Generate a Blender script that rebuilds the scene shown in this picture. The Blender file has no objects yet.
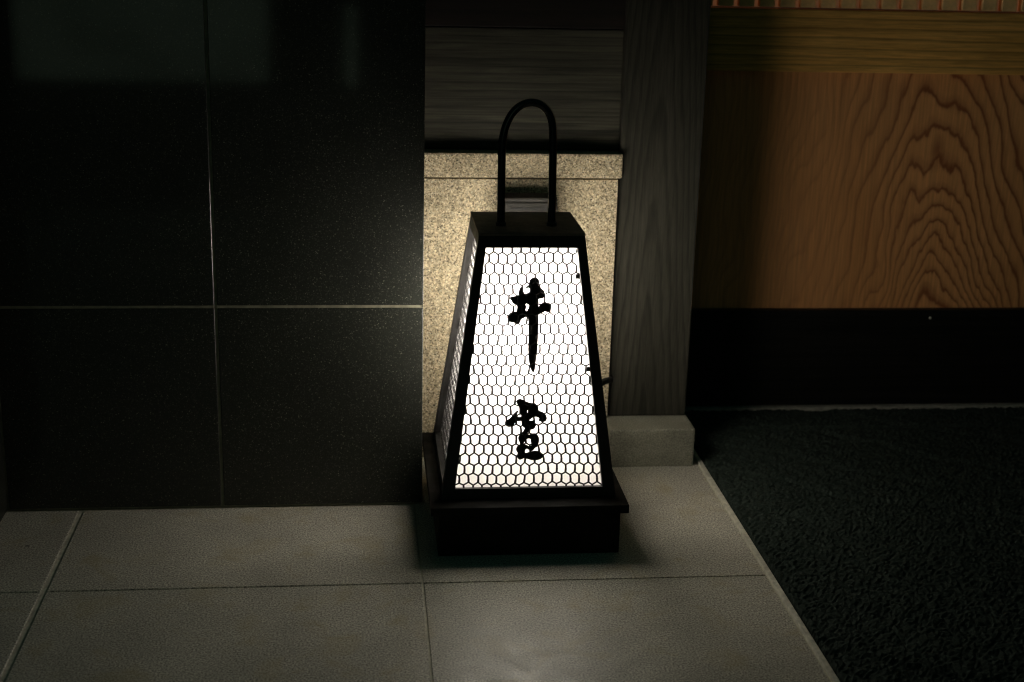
import bpy, bmesh, math, random
from mathutils import Vector, Matrix, noise
random.seed(7)
S = bpy.context.scene
C = S.collection

# ------------------------------------------------------------------ camera
cam_d = bpy.data.cameras.new('camera')
cam = bpy.data.objects.new('camera', cam_d); C.objects.link(cam)
RX = Vector((0.99447, -0.10198, 0.02491)); DN = Vector((-0.00523, -0.28517, -0.95846)); FW = Vector((0.10484, 0.95304, -0.28413))
cam.matrix_world = Matrix(((RX.x, -DN.x, -FW.x, 0), (RX.y, -DN.y, -FW.y, 0), (RX.z, -DN.z, -FW.z, 1.037), (0, 0, 0, 1)))
cam_d.sensor_width = 36.0; cam_d.lens = 50.0
cam_d.clip_start = 0.05; cam_d.clip_end = 200
cam_d.dof.use_dof = True; cam_d.dof.focus_distance = 2.38; cam_d.dof.aperture_fstop = 4.0
S.camera = cam

# ------------------------------------------------------------------ night sky, exposure
W = bpy.data.worlds.new('World'); S.world = W; W.use_nodes = True
bg = W.node_tree.nodes['Background']
bg.inputs['Color'].default_value = (0.28, 1.0, 0.85, 1)
bg.inputs['Strength'].default_value = 0.015
S.view_settings.view_transform = 'Standard'
S.view_settings.look = 'None'
S.view_settings.exposure = 0.0
S.view_settings.gamma = 1.0
S.render.engine = 'CYCLES'
S.cycles.use_denoising = True
S.cycles.use_guiding = True; S.cycles.use_surface_guiding = True; S.cycles.guiding_training_samples = 64
S.cycles.max_bounces = 10; S.cycles.diffuse_bounces = 6; S.cycles.transmission_bounces = 6
S.cycles.sample_clamp_indirect = 6.0
S.cycles.caustics_reflective = False
S.cycles.adaptive_threshold = 0.005
S.cycles.filter_width = 1.15
BULB = 200.0            # radiance of the bulb inside the lantern
BULB_COL = (1.0, 0.93, 0.82)

# ------------------------------------------------------------------ node helpers
def new_mat(name):
    m = bpy.data.materials.new(name); m.use_nodes = True
    nt = m.node_tree
    return m, nt, nt.nodes['Principled BSDF']
def N(nt, t, **kw):
    n = nt.nodes.new(t)
    for k, v in kw.items(): setattr(n, k, v)
    return n
def inp(nt, sock, v):
    if hasattr(v, 'is_output'): nt.links.new(v, sock)
    else: sock.default_value = v
def math_n(nt, op, a, b=None, c=None):
    n = N(nt, 'ShaderNodeMath', operation=op)
    for i, v in enumerate((a, b, c)):
        if v is not None: inp(nt, n.inputs[i], v)
    return n.outputs[0]
def coords(nt, scale=(1, 1, 1), rot=(0, 0, 0)):
    tc = N(nt, 'ShaderNodeTexCoord'); mp = N(nt, 'ShaderNodeMapping')
    mp.inputs['Scale'].default_value = scale; mp.inputs['Rotation'].default_value = rot
    nt.links.new(tc.outputs['Object'], mp.inputs['Vector'])
    return mp.outputs['Vector']
def tex_noise(nt, vec, scale, detail=4, rough=0.55, dist=0.0):
    n = N(nt, 'ShaderNodeTexNoise')
    n.inputs['Scale'].default_value = scale; n.inputs['Detail'].default_value = detail
    n.inputs['Roughness'].default_value = rough; n.inputs['Distortion'].default_value = dist
    nt.links.new(vec, n.inputs['Vector'])
    return n.outputs['Fac']
def ramp(nt, fac, stops):
    r = N(nt, 'ShaderNodeValToRGB'); e = r.color_ramp.elements
    while len(e) < len(stops): e.new(0.5)
    for k, (p, c) in enumerate(stops):
        e[k].position = p; e[k].color = c if len(c) == 4 else (*c, 1)
    nt.links.new(fac, r.inputs['Fac'])
    return r.outputs['Color']
def mix(nt, fac, a, b, mode='MIX'):
    n = N(nt, 'ShaderNodeMix', data_type='RGBA', blend_type=mode)
    inp(nt, n.inputs[0], fac); inp(nt, n.inputs[6], a if hasattr(a, 'is_output') else (*a, 1)); inp(nt, n.inputs[7], b if hasattr(b, 'is_output') else (*b, 1))
    return n.outputs[2]
def bump(nt, p, h, strength=0.3, dist=0.002):
    b = N(nt, 'ShaderNodeBump'); b.inputs['Strength'].default_value = strength; b.inputs['Distance'].default_value = dist
    nt.links.new(h, b.inputs['Height']); nt.links.new(b.outputs['Normal'], p.inputs['Normal'])
def g(v): return (v, v, v)

# ------------------------------------------------------------------ materials
def m_stone():
    m, nt, p = new_mat('beige_granite')
    v = coords(nt)
    vo = N(nt, 'ShaderNodeTexVoronoi'); vo.inputs['Scale'].default_value = 430; nt.links.new(v, vo.inputs['Vector'])
    sep = N(nt, 'ShaderNodeSeparateColor'); nt.links.new(vo.outputs['Color'], sep.inputs[0])
    grain = ramp(nt, sep.outputs[0], [(0.0, (0.12, 0.095, 0.055)), (0.12, (0.26, 0.21, 0.12)), (0.22, (0.52, 0.43, 0.27)), (0.70, (0.66, 0.55, 0.36)), (1.0, (0.90, 0.82, 0.60))])
    n2 = ramp(nt, tex_noise(nt, v, 300, 3, 0.7), [(0.36, g(0.38)), (0.58, g(1.1))])
    n3 = ramp(nt, tex_noise(nt, v, 9, 4, 0.6), [(0.3, g(0.86)), (0.7, g(1.08))])
    c = mix(nt, 1.0, mix(nt, 1.0, grain, n2, 'MULTIPLY'), n3, 'MULTIPLY')
    nt.links.new(c, p.inputs['Base Color']); p.inputs['Roughness'].default_value = 0.75
    bump(nt, p, sep.outputs[0], 0.25, 0.001)
    return m
def m_block():
    m, nt, p = new_mat('grey_granite')
    v = coords(nt)
    f = tex_noise(nt, v, 380, 2, 0.6)
    c = ramp(nt, f, [(0.3, (0.15, 0.145, 0.11)), (0.5, (0.27, 0.26, 0.20)), (0.7, (0.40, 0.39, 0.31))])
    c = mix(nt, 1.0, c, ramp(nt, tex_noise(nt, v, 14, 5, 0.6), [(0.3, g(0.75)), (0.7, g(1.1))]), 'MULTIPLY')
    nt.links.new(c, p.inputs['Base Color']); p.inputs['Roughness'].default_value = 0.7
    bump(nt, p, f, 0.2, 0.001)
    return m
def m_blacktile():
    m, nt, p = new_mat('black_granite_tile')
    v = coords(nt)
    vo = N(nt, 'ShaderNodeTexVoronoi'); vo.inputs['Scale'].default_value = 640; nt.links.new(v, vo.inputs['Vector'])
    sep = N(nt, 'ShaderNodeSeparateColor'); nt.links.new(vo.outputs['Color'], sep.inputs[0])
    c = ramp(nt, sep.outputs[1], [(0.0, (0.007, 0.009, 0.006)), (0.8, (0.0135, 0.016, 0.0105)), (0.93, (0.034, 0.034, 0.028)), (0.985, (0.06, 0.06, 0.05)), (1.0, (0.16, 0.16, 0.13))])
    c = mix(nt, 1.0, c, ramp(nt, tex_noise(nt, v, 7, 5, 0.6), [(0.3, g(0.7)), (0.7, g(1.2))]), 'MULTIPLY')
    nt.links.new(c, p.inputs['Base Color'])
    p.inputs['Roughness'].default_value = 0.55; p.inputs['Specular IOR Level'].default_value = 0.35
    p.inputs['Coat Weight'].default_value = 0.55; p.inputs['Coat Roughness'].default_value = 0.055
    bump(nt, p, tex_noise(nt, v, 240, 3, 0.6), 0.22, 0.001)
    return m
def m_grout(name, col):
    m, nt, p = new_mat(name)
    v = coords(nt)
    f = tex_noise(nt, v, 60, 5, 0.65)
    c = ramp(nt, f, [(0.3, tuple(x * 0.6 for x in col)), (0.7, tuple(x * 1.15 for x in col))])
    nt.links.new(c, p.inputs['Base Color']); p.inputs['Roughness'].default_value = 0.9
    return m
def m_floor():
    m, nt, p = new_mat('grey_floor_tile')
    v = coords(nt)
    f = tex_noise(nt, v, 330, 2, 0.65)
    c = ramp(nt, f, [(0.36, (0.22, 0.205, 0.17)), (0.5, (0.53, 0.505, 0.435)), (0.64, (0.86, 0.83, 0.72))])
    big = ramp(nt, tex_noise(nt, v, 5.5, 6, 0.62), [(0.3, g(0.78)), (0.7, g(1.12))])
    c = mix(nt, 1.0, c, big, 'MULTIPLY')
    sp_ = N(nt, 'ShaderNodeSeparateXYZ'); nt.links.new(v, sp_.inputs[0])
    cb = N(nt, 'ShaderNodeCombineXYZ')
    nt.links.new(math_n(nt, 'FLOOR', math_n(nt, 'DIVIDE', math_n(nt, 'ADD', sp_.outputs[0], 0.503), 0.6)), cb.inputs[0])
    nt.links.new(math_n(nt, 'FLOOR', math_n(nt, 'DIVIDE', math_n(nt, 'SUBTRACT', sp_.outputs[1], 2.105), 0.6)), cb.inputs[1])
    wn = N(nt, 'ShaderNodeTexWhiteNoise', noise_dimensions='3D'); nt.links.new(cb.outputs[0], wn.inputs['Vector'])
    c = mix(nt, 1.0, c, ramp(nt, wn.outputs['Value'], [(0.0, (0.90, 0.91, 0.89)), (1.0, (1.05, 1.04, 1.02))]), 'MULTIPLY')
    st = ramp(nt, tex_noise(nt, v, 11, 5, 0.6, 0.6), [(0.54, g(0)), (0.70, g(0.55))])
    c = mix(nt, st, c, (0.40, 0.33, 0.16))
    spots = N(nt, 'ShaderNodeTexVoronoi'); spots.inputs['Scale'].default_value = 9; nt.links.new(v, spots.inputs['Vector'])
    sp = ramp(nt, spots.outputs['Distance'], [(0.018, g(0.85)), (0.045, g(0))])
    c = mix(nt, sp, c, (0.05, 0.05, 0.04))
    nt.links.new(c, p.inputs['Base Color'])
    rr = ramp(nt, tex_noise(nt, v, 24, 4, 0.6), [(0.3, g(0.36)), (0.7, g(0.54))])
    nt.links.new(rr, p.inputs['Roughness']); p.inputs['Specular IOR Level'].default_value = 0.5
    sc = ramp(nt, tex_noise(nt, coords(nt, (1, 3.2, 1), (0, 0, 0.5)), 17, 6, 0.68, 1.2), [(0.52, g(0)), (0.75, g(0.30))])
    c = mix(nt, sc, c, (0.30, 0.28, 0.23)); nt.links.new(c, p.inputs['Base Color'])
    bump(nt, p, f, 0.25, 0.0008)
    return m
def m_wood(name, dark, light, axis, rough=0.6, bands=1.0):
    # long grain along `axis`; streaks, growth lines and a few pores
    m, nt, p = new_mat(name)
    sc = [1, 1, 1]; sc['XYZ'.index(axis)] = 0.045
    v = coords(nt, tuple(sc))
    warp = tex_noise(nt, coords(nt, tuple(0.25 if a == axis else 1 for a in 'XYZ')), 5, 3, 0.5)
    f1 = tex_noise(nt, v, 65, 6, 0.62, 0.8)
    f2 = tex_noise(nt, v, 260, 3, 0.7)
    w = N(nt, 'ShaderNodeTexWave', wave_type='BANDS', bands_direction='X' if axis == 'Z' else 'Z', wave_profile='SAW')
    w.inputs['Scale'].default_value = 13 * bands; w.inputs['Distortion'].default_value = 5.5; w.inputs['Detail'].default_value = 3; w.inputs['Detail Scale'].default_value = 0.9
    nt.links.new(v, w.inputs['Vector'])
    wl = ramp(nt, w.outputs['Fac'], [(0.0, g(1)), (0.72, g(0.85)), (0.93, g(0.38)), (1.0, g(0.9))])
    c = ramp(nt, f1, [(0.32, dark), (0.68, light)])
    c = mix(nt, 0.8, c, wl, 'MULTIPLY')
    c = mix(nt, 0.5, c, ramp(nt, f2, [(0.35, g(0.45)), (0.6, g(1.15))]), 'MULTIPLY')
    c = mix(nt, 0.6, c, ramp(nt, warp, [(0.3, g(0.7)), (0.7, g(1.2))]), 'MULTIPLY')
    nt.links.new(c, p.inputs['Base Color']); p.inputs['Roughness'].default_value = rough
    p.inputs['Specular IOR Level'].default_value = 0.3
    bump(nt, p, f2, 0.25, 0.0015)
    return m
def m_cathedral():
    # plain-sawn cedar board: growth cones cut by the board give nested arches
    m, nt, p = new_mat('cathedral_grain_cedar')
    tc = N(nt, 'ShaderNodeTexCoord'); sx = N(nt, 'ShaderNodeSeparateXYZ'); nt.links.new(tc.outputs['Object'], sx.inputs[0])
    v = tc.outputs['Object']
    mp = N(nt, 'ShaderNodeMapping'); mp.inputs['Scale'].default_value = (1, 1, 0.35); nt.links.new(v, mp.inputs['Vector'])
    lowx = math_n(nt, 'SUBTRACT', tex_noise(nt, mp.outputs[0], 7, 2, 0.5), 0.5)
    mid = math_n(nt, 'SUBTRACT', tex_noise(nt, mp.outputs[0], 15, 2, 0.5), 0.5)
    fine = math_n(nt, 'SUBTRACT', tex_noise(nt, mp.outputs[0], 120, 2, 0.5), 0.5)
    x = math_n(nt, 'SUBTRACT', sx.outputs[0], -0.055)
    # the tree leaned: the pith drifts sideways with height
    x = math_n(nt, 'ADD', x, math_n(nt, 'MULTIPLY', math_n(nt, 'SUBTRACT', sx.outputs[2], 0.45), 0.10))
    x = math_n(nt, 'ADD', x, math_n(nt, 'MULTIPLY', lowx, 0.16))
    d = math_n(nt, 'SQRT', math_n(nt, 'ADD', math_n(nt, 'MULTIPLY', x, x), 0.0022))
    cone = math_n(nt, 'ADD', math_n(nt, 'MULTIPLY', math_n(nt, 'SUBTRACT', d, 0.047), 1.35), math_n(nt, 'MULTIPLY', math_n(nt, 'MULTIPLY', x, x), 6.0))
    q = math_n(nt, 'SUBTRACT', math_n(nt, 'SUBTRACT', 0.775, sx.outputs[2]), cone)
    q = math_n(nt, 'ADD', q, math_n(nt, 'MULTIPLY', mid, 0.15))
    q = math_n(nt, 'ADD', q, math_n(nt, 'MULTIPLY', fine, 0.018))
    q2 = math_n(nt, 'MAXIMUM', math_n(nt, 'MINIMUM', q, 0.5), 0.0)
    ph = math_n(nt, 'ADD', math_n(nt, 'MULTIPLY', q, 10.0), math_n(nt, 'MULTIPLY', math_n(nt, 'MULTIPLY', q2, q2), 19.0))
    f = math_n(nt, 'FRACT', ph)
    line = ramp(nt, f, [(0.0, g(0.5)), (0.08, g(0.1)), (0.2, g(0.0)), (0.55, g(0.06)), (0.80, g(0.38)), (0.93, g(0.92)), (1.0, g(0.8))])
    side = math_n(nt, 'MINIMUM', math_n(nt, 'MULTIPLY', math_n(nt, 'MAXIMUM', math_n(nt, 'MULTIPLY', x, -1.0), 0.0), 3.6), 0.92)
    line = mix(nt, side, line, mix(nt, 0.88, line, (0.16, 0.16, 0.16)))
    kx = math_n(nt, 'ADD', sx.outputs[0], 0.062); kz = math_n(nt, 'MULTIPLY', math_n(nt, 'SUBTRACT', sx.outputs[2], 0.585), 0.42)
    kd = math_n(nt, 'ADD', math_n(nt, 'SQRT', math_n(nt, 'ADD', math_n(nt, 'MULTIPLY', kx, kx), math_n(nt, 'MULTIPLY', kz, kz))), math_n(nt, 'MULTIPLY', mid, 0.03))
    line = mix(nt, 1.0, line, ramp(nt, kd, [(0.003, g(0.75)), (0.020, g(0))]), 'LIGHTEN')
    mp2 = N(nt, 'ShaderNodeMapping'); mp2.inputs['Scale'].default_value = (1, 1, 0.03); nt.links.new(v, mp2.inputs['Vector'])
    fib = ramp(nt, tex_noise(nt, mp2.outputs[0], 220, 4, 0.7), [(0.3, g(0.75)), (0.7, g(1.15))])
    base = mix(nt, 1.0, ramp(nt, tex_noise(nt, mp.outputs[0], 5, 4, 0.6), [(0.3, (0.78, 0.36, 0.13)), (0.7, (0.88, 0.44, 0.18))]), fib, 'MULTIPLY')
    c = mix(nt, line, base, (0.27, 0.080, 0.030))
    nt.links.new(c, p.inputs['Base Color']); p.inputs['Roughness'].default_value = 0.55; p.inputs['Specular IOR Level'].default_value = 0.3
    return m
def m_postwood():
    m, nt, p = new_mat('grey_stained_post_wood')
    tc = N(nt, 'ShaderNodeTexCoord'); v = tc.outputs['Object']
    sx = N(nt, 'ShaderNodeSeparateXYZ'); nt.links.new(v, sx.inputs[0])
    mp = N(nt, 'ShaderNodeMapping'); mp.inputs['Scale'].default_value = (1, 1, 0.16); nt.links.new(v, mp.inputs['Vector'])
    n1 = math_n(nt, 'SUBTRACT', tex_noise(nt, mp.outputs[0], 16, 3, 0.5), 0.5)
    n2 = math_n(nt, 'SUBTRACT', tex_noise(nt, mp.outputs[0], 70, 2, 0.5), 0.5)
    x = math_n(nt, 'ADD', math_n(nt, 'SUBTRACT', sx.outputs[0], 0.565), math_n(nt, 'MULTIPLY', n1, 0.035))
    d = math_n(nt, 'SQRT', math_n(nt, 'ADD', math_n(nt, 'MULTIPLY', x, x), 0.00035))
    q = math_n(nt, 'ADD', math_n(nt, 'MULTIPLY', d, 75.0), math_n(nt, 'MULTIPLY', sx.outputs[2], 5.0))
    q = math_n(nt, 'ADD', q, math_n(nt, 'MULTIPLY', n2, 0.5))
    f = math_n(nt, 'FRACT', q)
    line = ramp(nt, f, [(0.0, g(0.7)), (0.12, g(1.0)), (0.6, g(0.9)), (0.9, g(0.60)), (1.0, g(0.66))])
    mp2 = N(nt, 'ShaderNodeMapping'); mp2.inputs['Scale'].default_value = (1, 1, 0.05); nt.links.new(v, mp2.inputs['Vector'])
    fib = tex_noise(nt, mp2.outputs[0], 330, 4, 0.7)
    base = ramp(nt, tex_noise(nt, mp.outputs[0], 9, 4, 0.6), [(0.3, (0.026, 0.025, 0.018)), (0.7, (0.050, 0.047, 0.035))])
    c = mix(nt, 1.0, mix(nt, 1.0, base, line, 'MULTIPLY'), ramp(nt, fib, [(0.3, g(0.62)), (0.7, g(1.2))]), 'MULTIPLY')
    nt.links.new(c, p.inputs['Base Color']); p.inputs['Roughness'].default_value = 0.7; p.inputs['Specular IOR Level'].default_value = 0.2
    bump(nt, p, fib, 0.15, 0.001)
    return m
def m_metal(name, col, rough, spec=0.5, metallic=0.0, scale=90):
    m, nt, p = new_mat(name)
    v = coords(nt)
    f = tex_noise(nt, v, scale, 4, 0.6)
    c = ramp(nt, f, [(0.3, tuple(x * 0.7 for x in col)), (0.7, tuple(x * 1.25 for x in col))])
    nt.links.new(c, p.inputs['Base Color'])
    r = ramp(nt, tex_noise(nt, v, 30, 4, 0.6), [(0.3, g(rough * 0.8)), (0.7, g(min(1, rough * 1.2)))])
    nt.links.new(r, p.inputs['Roughness'])
    p.inputs['Metallic'].default_value = metallic; p.inputs['Specular IOR Level'].default_value = spec
    return m
def m_mat():
    m, nt, p = new_mat('black_loop_mat')
    v = coords(nt)
    f = tex_noise(nt, v, 170, 3, 0.7)
    c = ramp(nt, f, [(0.30, (0.012, 0.017, 0.014)), (0.55, (0.032, 0.043, 0.035)), (0.80, (0.075, 0.095, 0.080))])
    nt.links.new(c, p.inputs['Base Color']); p.inputs['Roughness'].default_value = 0.95; p.inputs['Specular IOR Level'].default_value = 0.1
    return m
def m_paper():
    m, nt, p = new_mat('lantern_paper')
    nt.nodes.remove(p)
    v = coords(nt)
    f = tex_noise(nt, v, 45, 6, 0.7)
    col = ramp(nt, f, [(0.3, (0.80, 0.79, 0.775)), (0.7, (0.88, 0.875, 0.865))])
    tr = N(nt, 'ShaderNodeBsdfTranslucent'); df = N(nt, 'ShaderNodeBsdfDiffuse'); mx = N(nt, 'ShaderNodeMixShader')
    nt.links.new(col, tr.inputs['Color']); nt.links.new(col, df.inputs['Color']); mx.inputs[0].default_value = 0.5
    nt.links.new(tr.outputs[0], mx.inputs[1]); nt.links.new(df.outputs[0], mx.inputs[2])
    nt.links.new(mx.outputs[0], nt.nodes['Material Output'].inputs['Surface'])
    return m
def m_ink():
    m, nt, p = new_mat('black_ink')
    v = coords(nt)
    c = ramp(nt, tex_noise(nt, v, 70, 4, 0.6), [(0.3, (0.006, 0.0055, 0.005)), (0.7, (0.018, 0.015, 0.013))])
    nt.links.new(c, p.inputs['Base Color']); p.inputs['Roughness'].default_value = 0.6; p.inputs['Specular IOR Level'].default_value = 0.2
    return m
def m_emit(name, col, s, tex=None):
    m, nt, p = new_mat(name)
    p.inputs['Base Color'].default_value = (0.5, 0.45, 0.4, 1); p.inputs['Roughness'].default_value = 0.6
    p.inputs['Emission Color'].default_value = (*col, 1); p.inputs['Emission Strength'].default_value = s
    if tex:
        c = ramp(nt, tex_noise(nt, coords(nt), tex, 4, 0.6), [(0.3, tuple(x * 0.6 for x in col)), (0.7, tuple(x * 1.2 for x in col))])
        nt.links.new(c, p.inputs['Emission Color'])
    return m
def m_ground(name, col, scale):
    m, nt, p = new_mat(name)
    v = coords(nt)
    c = ramp(nt, tex_noise(nt, v, scale, 6, 0.65), [(0.3, tuple(x * 0.6 for x in col)), (0.7, tuple(x * 1.3 for x in col))])
    nt.links.new(c, p.inputs['Base Color']); p.inputs['Roughness'].default_value = 0.85
    return m
M = dict(stone=m_stone(), block=m_block(), tile=m_blacktile(), floor=m_floor(),
    wgrout=m_grout('wall_grout', (0.24, 0.235, 0.17)), fgrout=m_grout('floor_grout', (0.68, 0.65, 0.53)),
    post=m_postwood(),
    board=m_wood('brown_grey_board_wood', (0.024, 0.024, 0.016), (0.082, 0.078, 0.054), 'X', 0.6, 1.6),
    beam=m_wood('dark_red_beam_wood', (0.010, 0.007, 0.005), (0.022, 0.014, 0.010), 'X'),
    rail=m_wood('pale_cedar_rail_wood', (0.72, 0.385, 0.095), (0.92, 0.52, 0.15), 'X', 0.55, 1.3),
    slat=m_ground('pale_cedar_slat_wood', (0.90, 0.58, 0.26), 14),
    kick=m_wood('black_stained_wood', (0.007, 0.007, 0.006), (0.016, 0.015, 0.012), 'X', 0.5),
    panel=m_cathedral(), steel=m_metal('matt_black_steel', (0.014, 0.013, 0.012), 0.5, 0.35),
    cap=m_metal('dark_brown_steel', (0.15, 0.112, 0.088), 0.62, 0.3),
    gloss=m_metal('gloss_black_tube', (0.010, 0.010, 0.010), 0.22, 0.5), wire=m_metal('dark_wire', (0.035, 0.033, 0.031), 0.6, 0.15),
    plinth=m_metal('black_wood_plinth', (0.006, 0.006, 0.005), 0.7, 0.15),
    trim=m_metal('pale_trim_metal', (0.62, 0.60, 0.50), 0.5, 0.5), sill=m_metal('worn_sill_stone', (0.36, 0.34, 0.29), 0.6, 0.4),
    outlet=m_metal('grey_brown_plastic', (0.020, 0.019, 0.016), 0.6, 0.2), dark=m_metal('dark_rubber', (0.010, 0.010, 0.010), 0.6, 0.3),
    mat=m_mat(), paper=m_paper(), ink=m_ink(), bulb=m_emit('bulb_glow', BULB_COL, BULB),
    glow=m_emit('backlit_screen_paper', (1.0, 0.40, 0.17), 0.062, 9), shop=m_emit('lit_shop_glass', (0.72, 1.0, 0.70), 0.26, 1.5),
    asphalt=m_ground('asphalt', (0.045, 0.045, 0.047), 30), facade=m_ground('dark_render', (0.05, 0.05, 0.05), 20))

# ------------------------------------------------------------------ mesh helpers
def tag(o, label=None, cat=None, group=None, kind=None):
    if label: o['label'] = label
    if cat: o['category'] = cat
    if group: o['group'] = group
    if kind: o['kind'] = kind
    return o
def empty(name, loc, label, cat, group=None):
    o = bpy.data.objects.new(name, None); C.objects.link(o); o.location = loc; o.empty_display_size = 0.05
    return tag(o, label, cat, group)
def link(name, bm, mat, parent=None, smooth=False):
    bmesh.ops.recalc_face_normals(bm, faces=bm.faces)
    me = bpy.data.meshes.new(name); bm.to_mesh(me); bm.free()
    if smooth:
        for f in me.polygons: f.use_smooth = True
    me.materials.append(mat)
    o = bpy.data.objects.new(name, me); C.objects.link(o)
    if parent:
        o.parent = parent
        wl = Vector(); q = parent
        while q: wl += q.location; q = q.parent
        me.transform(Matrix.Translation(-wl))
    return o
def box(bm, x0, x1, y0, y1, z0, z1, bev=0.0, seg=2):
    t = bmesh.new(); vs = [t.verts.new((x, y, z)) for x in (x0, x1) for y in (y0, y1) for z in (z0, z1)]
    for f in ((0, 1, 3, 2), (4, 6, 7, 5), (0, 4, 5, 1), (2, 3, 7, 6), (0, 2, 6, 4), (1, 5, 7, 3)): t.faces.new([vs[i] for i in f])
    bmesh.ops.recalc_face_normals(t, faces=t.faces)
    if bev: bmesh.ops.bevel(t, geom=list(t.edges), offset=bev, segments=seg, profile=0.6, affect='EDGES')
    tm = bpy.data.meshes.new('tmp'); t.to_mesh(tm); t.free(); bm.from_mesh(tm); bpy.data.meshes.remove(tm)
def hull8(bm, lo, hi):
    # two matching polygons (lists of Vector) joined into a solid
    a = [bm.verts.new(p) for p in lo]; b = [bm.verts.new(p) for p in hi]; n = len(a)
    bm.faces.new(a[::-1]); bm.faces.new(b)
    for i in range(n): bm.faces.new((a[i], a[(i + 1) % n], b[(i + 1) % n], b[i]))
def tube(bm, pts, r, n=12, caps=True):
    pts = [Vector(p) for p in pts]; rings = []
    ref = None
    for i, p in enumerate(pts):
        t = (pts[min(i + 1, len(pts) - 1)] - pts[max(i - 1, 0)]).normalized()
        if ref is None: ref = t.orthogonal().normalized()
        ref = (ref - t * ref.dot(t)).normalized(); b = t.cross(ref)
        rings.append([bm.verts.new(p + (ref * math.cos(2 * math.pi * k / n) + b * math.sin(2 * math.pi * k / n)) * r) for k in range(n)])
    for a, c in zip(rings, rings[1:]):
        for k in range(n): bm.faces.new((a[k], a[(k + 1) % n], c[(k + 1) % n], c[k]))
    if caps: bm.faces.new(rings[0][::-1]); bm.faces.new(rings[-1])
def spline(pts, n=8):
    pts = [Vector(p) for p in pts]; out = []
    P = [pts[0]] + pts + [pts[-1]]
    for i in range(1, len(P) - 2):
        for k in range(n):
            t = k / n; a, b, c, d = P[i - 1], P[i], P[i + 1], P[i + 2]
            out.append(0.5 * ((2 * b) + (c - a) * t + (2 * a - 5 * b + 4 * c - d) * t * t + (3 * b - a - 3 * c + d) * t ** 3))
    out.append(pts[-1]); return out
def one_box(name, mat, parent, *a, **k):
    bm = bmesh.new(); box(bm, *a, **k); return link(name, bm, mat, parent)
CH1 = [(-0.0028, 0.3758), (0.0016, 0.3785), (0.0081, 0.3782), (0.0114, 0.3743), (0.0118, 0.3691), (0.0106, 0.3649), (0.0151, 0.3611), (0.0202, 0.3567), (0.0212, 0.3508), (0.0192, 0.3458), (0.0139, 0.3437), (0.0109, 0.344), (0.0113, 0.3375), (0.0111, 0.331), (0.0155, 0.3325), (0.0205, 0.3351), (0.0243, 0.3369), (0.0293, 0.336), (0.0327, 0.3324), (0.033, 0.3271), (0.0307, 0.323), (0.0266, 0.3212), (0.023, 0.323), (0.0186, 0.3207), (0.0142, 0.3183), (0.0113, 0.3168), (0.0114, 0.3065), (0.011, 0.2887), (0.0104, 0.2678), (0.0092, 0.25), (0.0073, 0.235), (0.0059, 0.2231), (0.0042, 0.2195), (0.0018, 0.2213), (-0.0013, 0.2291), (-0.0035, 0.2411), (-0.0049, 0.259), (-0.0045, 0.2768), (-0.005, 0.2947), (-0.0052, 0.308), (-0.0058, 0.313), (-0.0109, 0.3131), (-0.0153, 0.3107), (-0.0176, 0.3089), (-0.0205, 0.303), (-0.0246, 0.3001), (-0.0282, 0.3022), (-0.03, 0.3042), (-0.0353, 0.3049), (-0.0394, 0.3081), (-0.0409, 0.3126), (-0.0389, 0.3167), (-0.0337, 0.3208), (-0.0287, 0.3214), (-0.0257, 0.322), (-0.0243, 0.3267), (-0.0243, 0.3317), (-0.0273, 0.3347), (-0.0318, 0.3361), (-0.0333, 0.3397), (-0.0363, 0.3444), (-0.0354, 0.3462), (-0.0275, 0.3479), (-0.0219, 0.3485), (-0.0222, 0.3538), (-0.0205, 0.3597), (-0.0188, 0.3626), (-0.0158, 0.3582), (-0.0128, 0.3529), (-0.0104, 0.3517), (-0.0063, 0.3532), (-0.0034, 0.3552), (-0.0029, 0.3597), (-0.0053, 0.3626), (-0.0094, 0.3617), (-0.0103, 0.3629), (-0.0059, 0.3661), (-0.0042, 0.3714)]
CH1H = [(-0.0085, 0.3373), (-0.0061, 0.3367), (-0.0046, 0.3325), (-0.0054, 0.3284), (-0.0083, 0.3234), (-0.0101, 0.3249), (-0.009, 0.3296), (-0.0102, 0.3337)]
CH2A = [(-0.0237, 0.1697), (-0.0204, 0.1724), (-0.016, 0.1725), (-0.007, 0.1679), (0.0042, 0.1649), (0.0092, 0.1621), (0.012, 0.1571), (0.0133, 0.153), (0.0224, 0.1489), (0.0258, 0.145), (0.0274, 0.1404), (0.0266, 0.1366), (0.0237, 0.1343), (0.0185, 0.1344), (0.0147, 0.1362), (0.0158, 0.1394), (0.0135, 0.1417), (0.0101, 0.1429), (0.0056, 0.1427), (0.0012, 0.14), (-0.0021, 0.1369), (-0.0003, 0.1351), (0.0046, 0.1354), (0.008, 0.1316), (0.0088, 0.127), (0.0059, 0.1225), (0.0014, 0.121), (-0.0064, 0.1226), (-0.0121, 0.1261), (-0.0144, 0.1307), (-0.0151, 0.1357), (-0.02, 0.1357), (-0.0245, 0.1358), (-0.0271, 0.132), (-0.03, 0.1275), (-0.0356, 0.1259), (-0.0405, 0.1276), (-0.0428, 0.1321), (-0.0412, 0.136), (-0.0368, 0.1382), (-0.0324, 0.1422), (-0.0269, 0.1489), (-0.0213, 0.1534), (-0.0224, 0.15), (-0.0235, 0.1455), (-0.0212, 0.1421), (-0.0179, 0.142), (-0.0152, 0.1431), (-0.0157, 0.1499), (-0.0169, 0.1556), (-0.0192, 0.1613), (-0.0226, 0.1658)]
CH2AH = [(-0.0057, 0.1532), (-0.0032, 0.1537), (-0.0019, 0.1509), (-0.0032, 0.1482), (-0.0052, 0.1498)]
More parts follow.
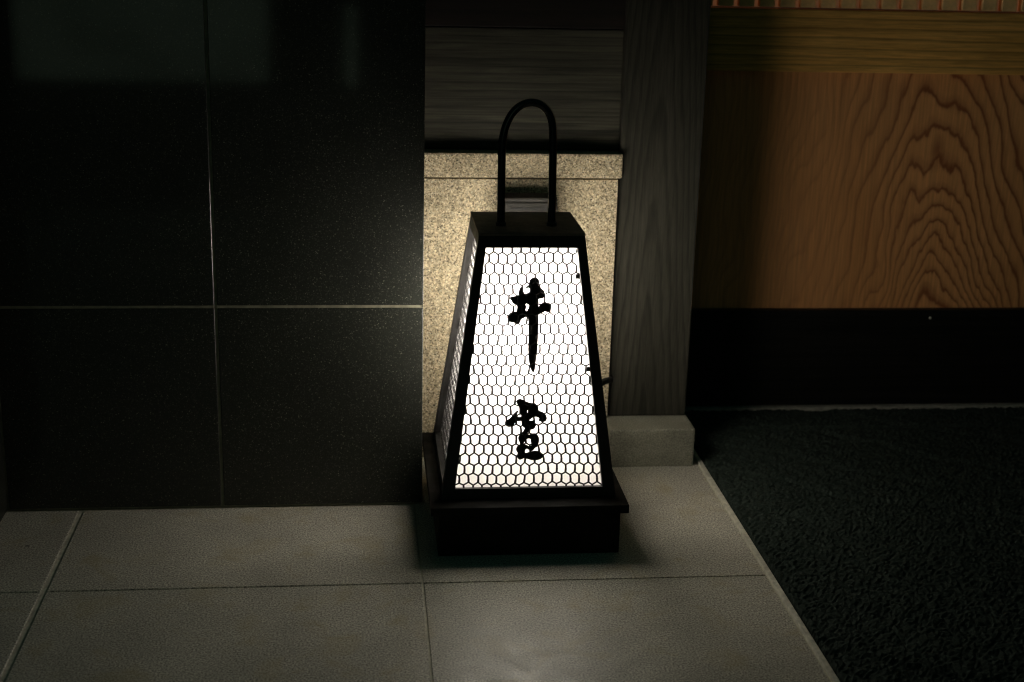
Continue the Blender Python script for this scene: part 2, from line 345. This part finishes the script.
CH2B = [(-0.0076, 0.1238), (-0.0008, 0.1226), (-0.0046, 0.1158), (-0.0059, 0.1129), (-0.0018, 0.1112), (0.0038, 0.1132), (0.0094, 0.1127), (0.013, 0.1088), (0.0147, 0.103), (0.0136, 0.0962), (0.0115, 0.0912), (0.0079, 0.089), (0.0057, 0.0861), (0.003, 0.084), (-0.0011, 0.0855), (-0.0038, 0.0878), (0.0018, 0.0914), (0.0029, 0.0952), (0.0017, 0.0998), (0.001, 0.1044), (-0.0029, 0.1055), (-0.0062, 0.1044), (-0.0095, 0.1011), (-0.0117, 0.097), (-0.0124, 0.0938), (-0.016, 0.0948), (-0.0178, 0.1), (-0.0197, 0.1046), (-0.0193, 0.1085), (-0.0153, 0.1125), (-0.0109, 0.1181)]
CH2C = [(-0.0229, 0.0887), (-0.0196, 0.0932), (-0.014, 0.0952), (-0.0072, 0.0938), (-0.002, 0.0907), (0.0003, 0.0864), (-0.006, 0.0878), (-0.0087, 0.0851), (-0.0093, 0.0817), (-0.0071, 0.0794), (-0.0015, 0.0809), (0.0053, 0.0826), (0.012, 0.0825), (0.0177, 0.0806), (0.0211, 0.0767), (0.0207, 0.0721), (0.0167, 0.0692), (0.01, 0.0677), (0.0032, 0.068), (-0.0036, 0.0702), (-0.0103, 0.0714), (-0.0148, 0.0697), (-0.0182, 0.0693), (-0.0209, 0.0727), (-0.0212, 0.0773), (-0.0205, 0.0807), (-0.0228, 0.0842)]
ARCH = [(0.2337, 0.6682), (0.2349, 0.6882), (0.2394, 0.7082), (0.2489, 0.7281), (0.2627, 0.7415), (0.2801, 0.7471), (0.2968, 0.7435), (0.3098, 0.7313), (0.3168, 0.7123), (0.3187, 0.689), (0.3194, 0.6689)]

# ------------------------------------------------------------------ ground
bm = bmesh.new()
for x, y in ((-40, -40), (40, -40), (40, 40), (-40, 40)): bm.verts.new((x, y, -0.06))
bm.faces.new(bm.verts[:]) if False else bm.faces.new(list(bm.verts))
tag(link('street', bm, M['asphalt']), kind='structure')
tag(one_box('floor_bed', M['fgrout'], None, -1.76, 0.672, -0.5, 2.80, -0.055, -0.0022), kind='structure')
tag(one_box('entrance_slab', M['asphalt'], None, 0.674, 2.6, -0.5, 2.916, -0.055, -0.012), kind='structure')
bm = bmesh.new()
xs = [(-1.702, -1.1115), (-1.1025, -0.5075), (-0.4985, 0.0945), (0.0975, 0.6665)]
ys = [(2.1065, 2.7), (1.5085, 2.1035), (0.9085, 1.5055), (0.3085, 0.9055), (-0.29, 0.3055)]
for i, (x0, x1) in enumerate(xs):
    for (y0, y1) in ys:
        if y1 > 2.5 and i < 3: y1 = 2.4275
        if y1 > 2.5 and i == 3:
            box(bm, 0.112, x1, 2.43, y1, -0.02, 0, 0.0012, 1); box(bm, x0, x1, y0, 2.4285, -0.02, 0, 0.0012, 1) if False else None
        box(bm, x0, x1, y0, y1, -0.02, 0.0, 0.0012, 1) if not (y1 > 2.5 and i == 3) else None
        if y1 > 2.5 and i == 3: box(bm, x0, x1, y0, 2.43, -0.02, 0.0, 0.0, 1)
tag(link('floor', bm, M['floor']), kind='structure')

# ------------------------------------------------------------------ black tiled walls
w = empty('tiled_wall', (-0.26, 2.43, 0), 'black granite tile wall with thin pale joints left of the lantern', 'wall')
bm = bmesh.new()
zr = [(0.003, 0.3745), (0.3795, 0.974), (0.979, 1.574), (1.579, 2.17)]
for x0, x1 in ((-0.629, -0.2555), (-0.2505, 0.108)):
    for z0, z1 in zr: box(bm, x0, x1, 2.430, 2.440, z0, z1, 0.0011, 1)
for z0, z1 in zr: box(bm, 0.0985, 0.1085, 2.4405, 2.66, z0, z1, 0.0011, 1)
link('tile_facing', bm, M['tile'], w)
one_box('grout', M['wgrout'], w, -0.64, 0.105, 2.4318, 2.80, 0.0, 2.17)
w = empty('tiled_wall', (-0.7, 2.29, 0), 'side wall of black tiles meeting the floor at the left photo edge', 'wall')
bm = bmesh.new()
for y0, y1 in ((2.150, 2.426),):
    for z0, z1 in zr: box(bm, -0.641, -0.631, y0, y1, z0, z1, 0.0011, 1)
for x0, x1 in ((-1.238, -0.641), (-1.6, -1.243)):
    for z0, z1 in zr: box(bm, x0, x1, 2.1455, 2.1525, z0, z1, 0.0011, 1)
link('tile_facing', bm, M['tile'], w)
one_box('grout', M['wgrout'], w, -1.6, -0.6335, 2.153, 2.428, 0.0, 2.17)

# ------------------------------------------------------------------ niche behind the lantern
st = empty('stone_pedestal', (0.30, 2.70, 0), 'beige speckled granite slab wall brightly lit behind the lantern', 'stone wall')
one_box('stone_panel', M['stone'], st, 0.109, 0.490, 2.665, 2.76, 0.0, 0.5635, bev=0.0012)
one_box('cap_stone', M['stone'], st, 0.109, 0.497, 2.662, 2.76, 0.566, 0.6135, bev=0.0045)
bd = one_box('wooden_board', M['board'], None, 0.1095, 0.4935, 2.697, 2.78, 0.6145, 0.842, bev=0.001)
tag(bd, 'dark grain board with horizontal streaks directly above the beige stone', 'board')
bd = one_box('wooden_beam', M['beam'], None, 0.1095, 0.4935, 2.692, 2.78, 0.8445, 2.17, bev=0.0015)
tag(bd, 'very dark reddish wooden beam at the top edge above the streaked board', 'beam')
po = one_box('wooden_post', M['post'], None, 0.494, 0.652, 2.675, 2.83, 0.080, 2.30, bev=0.0025)
tag(po, 'grey black wooden post with vertical grain standing on the stone block', 'post')
bl = one_box('foundation_stone', M['block'], None, 0.484, 0.656, 2.598, 2.83, -0.002, 0.079, bev=0.0045)
tag(bl, 'low rectangular grey stone block carrying the dark wooden post', 'stone block')
ob = empty('outlet_box', (0.311, 2.665, 0.47), 'small grey brown outlet box on the beige stone behind the lantern handle', 'outlet')
bm = bmesh.new(); box(bm, 0.262, 0.362, 2.630, 2.6645, 0.42, 0.529, 0.004); link('housing', bm, M['outlet'], ob)
bm = bmesh.new(); box(bm, 0.257, 0.367, 2.612, 2.6635, 0.530, 0.538, 0.003); box(bm, 0.257, 0.367, 2.612, 2.629, 0.455, 0.5295, 0.003); link('cover', bm, M['outlet'], ob)
one_box('hinge_slot', M['dark'], ob, 0.278, 0.345, 2.6105, 2.6125, 0.516, 0.5185)

# ------------------------------------------------------------------ sliding door on the right
dr = empty('sliding_door', (1.3, 2.95, 0.0), 'cedar sliding door with arched wood grain panel beyond the black mat', 'door')
X0, X1 = 0.657, 2.2
one_box('kick_board', M['kick'], dr, X0 + 0.042, X1 - 0.05, 2.931, 2.962, 0.010, 0.230, bev=0.002)
one_box('grain_panel', M['panel'], dr, X0 + 0.040, X1 - 0.05, 2.950, 2.960, 0.2295, 0.746, bev=0.0)
one_box('middle_rail', M['rail'], dr, X0 + 0.042, X1 - 0.05, 2.930, 2.964, 0.7465, 0.874, bev=0.002)
one_box('upper_rail', M['rail'], dr, X0 + 0.042, X1 - 0.05, 2.930, 2.964, 1.78, 1.90, bev=0.002)
for x0, x1 in ((X0, X0 + 0.041), (X1 - 0.049, X1)): one_box('stile', M['post'], dr, x0, x1, 2.929, 2.965, 0.010, 1.90, bev=0.002)
one_box('screen_paper', M['glow'], dr, X0 + 0.042, X1 - 0.05, 2.956, 2.960, 0.876, 1.779)
pitch = 0.0433; sx0 = 0.7325
slat = None
for k in range(33):
    if slat is None:
        bm = bmesh.new(); box(bm, sx0 - 0.011 * 0 - 0.0015, sx0 + 0.0305, 2.934, 2.953, 0.8775, 1.778, 0.002)
        slat = link('slat', bm, M['slat'], dr)
    else:
        c = slat.copy(); C.objects.link(c); c.parent = dr; c.location.x = pitch * k
one_box('slat', M['slat'], dr, 0.700, sx0 - 0.0135, 2.934, 2.953, 0.8775, 1.778, bev=0.002)
bm = bmesh.new(); bmesh.ops.create_uvsphere(bm, u_segments=10, v_segments=6, radius=0.0028); bmesh.ops.transform(bm, matrix=Matrix.Translation((1.255, 2.930, 0.212)), verts=bm.verts)
link('nail_head', bm, M['trim'], dr, True)
ln = one_box('lintel', M['beam'], None, 0.655, 2.6, 2.84, 3.0, 1.91, 2.17, bev=0.002)
tag(ln, 'dark wooden lintel above the cedar sliding door', 'lintel')
sl = one_box('door_sill', M['sill'], None, 0.70, 2.6, 2.919, 2.964, -0.02, 0.0075, bev=0.0015)
tag(sl, 'thin pale door sill line along the back edge of the black mat', 'sill')

tr = one_box('floor_trim', M['trim'], None, 0.6690, 0.6775, -0.3, 2.70, -0.02, 0.004, bev=0.001)
tag(tr, 'narrow pale trim strip between grey floor tiles and black mat', 'trim')

# mat: looped pile as real relief
bm = bmesh.new()
x0, x1, y0, y1 = 0.681, 1.80, 1.45, 2.9185; st_ = 0.0052
nx_, ny_ = int((x1 - x0) / st_), int((y1 - y0) / st_)
grid = []
for j in range(ny_ + 1):
    row = []
    for i in range(nx_ + 1):
        x = x0 + i * st_ + random.uniform(-0.0016, 0.0016) * (0 < i < nx_); y = y0 + j * st_ + random.uniform(-0.0016, 0.0016)
        z = 0.002 + 0.0042 * random.random() + 0.002 * noise.noise(Vector((x * 45, y * 45, 0)))
        w_ = math.sin((x * 0.62 + y) * 36 + 2.2 * noise.noise(Vector((x * 3, y * 3, 4))) + 0.9 * noise.noise(Vector((x * 9, y * 9, 9))))
        z -= 0.0048 * max(0.0, (w_ - 0.86) / 0.14)
        if abs(y - 2.803) < 0.006 and x > 0.76: z -= 0.012
        if i == 0 or i == nx_: z = -0.011
        row.append(bm.verts.new((x, y, max(z, -0.0115))))
    grid.append(row)
for j in range(ny_):
    for i in range(nx_): bm.faces.new((grid[j][i], grid[j][i + 1], grid[j + 1][i + 1], grid[j + 1][i]))
mt = link('door_mat', bm, M['mat'])
tag(mt, 'large black rough looped pile mat in front of the cedar sliding door', 'mat')

# ------------------------------------------------------------------ the lantern
CX, CY = 0.281, 2.380
ZB, ZT = 0.0945, 0.536
HB, HT = (0.149, 0.155), (0.0885, 0.090)
la = empty('standing_lantern', (CX, CY, 0), 'black framed tapered paper lantern with arched handle and wire mesh, glowing white', 'lantern')
one_box('plinth', M['plinth'], la, 0.126, 0.436, 2.2035, 2.548, 0.0, 0.0785, bev=0.002)
one_box('base_plate', M['plinth'], la, 0.1125, 0.4475, 2.189, 2.556, 0.079, 0.094, bev=0.0015)
WB, WT, TH = 0.0205, 0.0145, 0.0122
for sx in (-1, 1):
    for sy in (-1, 1):
        def ell(h, w, z, ex):
            a = [(0, 0), (-w, 0), (-w, -TH), (-TH, -TH), (-TH, -w), (0, -w)]
            return [Vector((CX + sx * (h[0] + u), CY + sy * (h[1] + v), z)) for u, v in a]
        bm = bmesh.new(); hull8(bm, ell(HB, WB, ZB, 0), ell(HT, WT, ZT, 0))
        link('corner_post', bm, M['steel'], la)
one_box('top_cap', M['cap'], la, CX - HT[0] - 0.0008, CX + HT[0] + 0.0008, CY - HT[1] - 0.0008, CY + HT[1] + 0.0008, ZT - 0.0002, ZT + 0.0040, bev=0.0009)
cap_ob = [o for o in C.objects if o.name.startswith('top_cap')][0]

def face(k):
    # local frame of one leaning side: base-centre, right, up, outward, half widths bottom/top, length
    a = k * math.pi / 2
    out = Vector((math.sin(a), -math.cos(a), 0)); right = Vector((math.cos(a), math.sin(a), 0))
    hb, ht = (HB[1], HT[1]) if k % 2 == 0 else (HB[0], HT[0])
    wb, wt = (HB[0], HT[0]) if k % 2 == 0 else (HB[1], HT[1])
    b = Vector((CX, CY, ZB)) + out * hb; t = Vector((CX, CY, ZT)) + out * ht
    up = (t - b); L = up.length; up.normalize(); n = right.cross(up)
    if n.dot(out) < 0: n = -n
    return b, right, up, n, wb, wt, L
def P(F, u, v, d=0.0): return F[0] + F[1] * u + F[2] * v + F[3] * d
def half(F, v): return F[4] + (F[5] - F[4]) * v / F[6]
def tile_tube(bm, a, b, r, nrm):
    t = (b - a).normalized(); s = t.cross(nrm).normalized() * r; q = nrm * 0.0008
    o = [s, q, -s, -q]
    va = [bm.verts.new(a + x) for x in o]; vb = [bm.verts.new(b + x) for x in o]
    for i in range(4): bm.faces.new((va[i], va[(i + 1) % 4], vb[(i + 1) % 4], vb[i]))
for k in range(4):
    F = face(k); L = F[6]
    for (nm, v0, v1) in (('bottom_rail', 0.001, 0.0178), ('top_rail', 0.4258, L + 0.0002)):
        lo = []; 
        bm = bmesh.new()
        def ring(d): return [P(F, -half(F, v0) + WB - 0.001 if v0 < 0.1 else -half(F, v0) + WT + 0.0 - 0.001, v0, d), P(F, half(F, v0) - (WB if v0 < 0.1 else WT) + 0.001, v0, d), P(F, half(F, v1) - (WB if v0 < 0.1 else WT) + 0.001, v1, d), P(F, -half(F, v1) + (WB if v0 < 0.1 else WT) - 0.001, v1, d)]
        hull8(bm, ring(-0.0120), ring(-0.0006)); link(nm, bm, M['steel'], la)
    # paper
    bm = bmesh.new(); nv = 12; rows = []
    for j in range(nv + 1):
        v = 0.004 + (L - 0.008) * j / nv; hw = half(F, v) - 0.0120
        rows.append([bm.verts.new(P(F, hw * (2 * i / 8 - 1), v, -0.0130 + 0.0005 * noise.noise(Vector((i * .7, j * .5, k))))) for i in range(9)])
    for a, b in zip(rows, rows[1:]):
        for i in range(8): bm.faces.new((a[i], a[i + 1], b[i + 1], b[i]))
    link('paper_pane', bm, M['paper'], la, True)
    # hexagonal wire netting
    bm = bmesh.new(); cp, rp, dz = 0.0156, 0.0171, 0.0044
    rnd = random.Random(40 + k); cache = {}
    def node(r, i):
        # r: row of the zigzag, i: half-pitch index
        if (r, i) not in cache:
            hi = ((i + r) % 2 == 0)
            u = i * cp / 2 + rnd.uniform(-1, 1) * 0.0009 + 0.0018 * math.sin(r * 0.45 + k + i * 0.12)
            v = r * rp + (dz / 2 if hi else -dz / 2) + rnd.uniform(-1, 1) * 0.0009 + 0.0010 * math.sin(i * 0.35) + 0.006
            cache[(r, i)] = (u, v)
        return cache[(r, i)]
    def inside(p): return 0.004 < p[1] < L - 0.004 and abs(p[0]) < half(F, p[1]) - 0.0122
    for r in range(0, 28):
        for i in range(-22, 23):
            a = node(r, i); b = node(r, i + 1)
            if inside(a) and inside(b):
                # a slightly rounded shoulder
                tile_tube(bm, P(F, *a, -0.0107), P(F, *b, -0.0107), 0.00135, F[3])
            if (i + r) % 2 == 0:
                c = node(r + 1, i)
                if inside(a) and inside(c):
                    m1 = ((a[0] + c[0]) / 2 + 0.0004, (a[1] + c[1]) / 2)
                    tile_tube(bm, P(F, *a, -0.0107), P(F, *m1, -0.0106), 0.00190, F[3]); tile_tube(bm, P(F, *m1, -0.0106), P(F, *c, -0.0107), 0.00170, F[3])
    link('wire_mesh', bm, M['wire'], la)

F = face(0)
def smooth_loop(pts, n=4):
    out = []; m = len(pts); V = [Vector((p[0], p[1])) for p in pts]
    for i in range(m):
        a, b, c, d = V[i - 1], V[i], V[(i + 1) % m], V[(i + 2) % m]
        for q in range(n):
            t = q / n; out.append(0.5 * ((2 * b) + (c - a) * t + (2 * a - 5 * b + 4 * c - d) * t * t + (3 * b - a - 3 * c + d) * t ** 3))
    return out
def grow(pts, d):
    area = sum(p.x * q.y - q.x * p.y for p, q in zip(pts, pts[1:] + pts[:1])); sg = 1 if area > 0 else -1; out = []
    for i, p in enumerate(pts):
        t = pts[(i + 1) % len(pts)] - pts[i - 1]
        if t.length > 1e-9: t.normalize()
        out.append(Vector((p.x + t.y * d * sg, p.y - t.x * d * sg)))
    return out
def glyph(name, strokes):
    bm = bmesh.new()
    for si, (outer, hole) in enumerate(strokes):
        t = bmesh.new(); edges = []
        for loop in (outer, hole):
            if not loop: continue
            vs = [t.verts.new((p.x, p.y, 0)) for p in grow(smooth_loop(loop), 0.0007 if loop is outer else -0.0001)]
            edges += [t.edges.new((vs[i], vs[(i + 1) % len(vs)])) for i in range(len(vs))]
        bmesh.ops.triangle_fill(t, edges=edges, use_beauty=True, use_dissolve=False)
        r = bmesh.ops.extrude_face_region(t, geom=list(t.faces))
        for v in [e for e in r['geom'] if isinstance(e, bmesh.types.BMVert)]: v.co.z += 0.0006 + 0.0001 * si
        for v in t.verts:
            v.co = P(F, v.co.x + 0.0021, v.co.y - 0.0038, -0.0123 + 0.00007 * si + v.co.z)
        tm = bpy.data.meshes.new('tmp'); t.to_mesh(tm); t.free(); bm.from_mesh(tm); bpy.data.meshes.remove(tm)
    return link(name, bm, M['ink'], la)
tag(glyph('lettering', [(CH1, CH1H)]), 'black brush-written upper character with a long downward stroke')
tag(glyph('lettering', [(CH2A, CH2AH), (CH2B, None), (CH2C, None)]), 'black brush-written lower character')

# catches on the right edge of the front frame
for v, u in ((0.378, 0.0805), (0.221, 0.1015)):
    bm = bmesh.new(); c = P(F, u - 0.0022, v, -0.0042)
    lo = [P(F, u + a - 0.003, v + b, -0.0055) for a, b in ((-0.003, -0.004), (0.004, -0.004), (0.004, 0.004), (-0.003, 0.004))]
    hull8(bm, lo, [p + F[3] * 0.003 for p in lo]); link('catch', bm, M['dark'], la)

# handle: bent tube with flanges
HY = 2.352
zt = ZT + 0.004
pts = [(0.2347, HY, zt), (0.2343, HY, 0.60)] + [(x, HY, z) for x, z in ARCH] + [(0.3205, HY, 0.60), (0.3212, HY, zt)]
bm = bmesh.new(); tube(bm, spline(pts, 8), 0.0068, 16)
hd = link('handle', bm, M['gloss'], la, True)
for x in (0.2347, 0.3212):
    bm = bmesh.new(); tube(bm, [(x, HY, zt), (x, HY, zt + 0.003), (x, HY, zt + 0.0031), (x, HY, zt + 0.006)], 0.0088, 18)
    link('foot_collar', bm, M['steel'], hd)
# short bar on the rear of the right side
bm = bmesh.new(); tube(bm, spline([(0.400, 2.500, 0.176), (0.44, 2.56, 0.176), (0.465, 2.60, 0.1765), (0.488, 2.640, 0.1690)], 5), 0.0066, 12)
link('side_bar', bm, M['steel'], la, True)
# tube lamp on its socket, inside
bm = bmesh.new(); tube(bm, [(CX, CY, 0.094), (CX, CY, 0.100), (CX, CY, 0.1001), (CX, CY, 0.296)], 0.014, 16); sk = link('lamp_socket', bm, M['trim'], la)
bm = bmesh.new(); bmesh.ops.create_uvsphere(bm, u_segments=24, v_segments=16, radius=0.021)
for v in bm.verts: v.co.z += 0.062 if v.co.z > 0 else -0.062
bmesh.ops.transform(bm, matrix=Matrix.Translation((CX, CY, 0.385)), verts=bm.verts)
link('light_bulb', bm, M['bulb'], sk, True)

# ------------------------------------------------------------------ across the street (seen only as a faint reflection in the tiles)
sf = empty('shop_front', (-1.0, -4.3, -0.06), 'dark shop front with a lit glazed door, mirrored faintly in the black tiles', 'building')
one_box('wall', M['facade'], sf, -6, 6, -4.9, -4.32, -0.06, 4.5)
one_box('glass_door', M['shop'], sf, -2.10, -0.57, -4.30, -4.26, 0.02, 2.6, bev=0.005)
one_box('side_window', M['shop'], sf, -0.10, -0.02, -4.30, -4.26, 0.0, 0.5, bev=0.005)
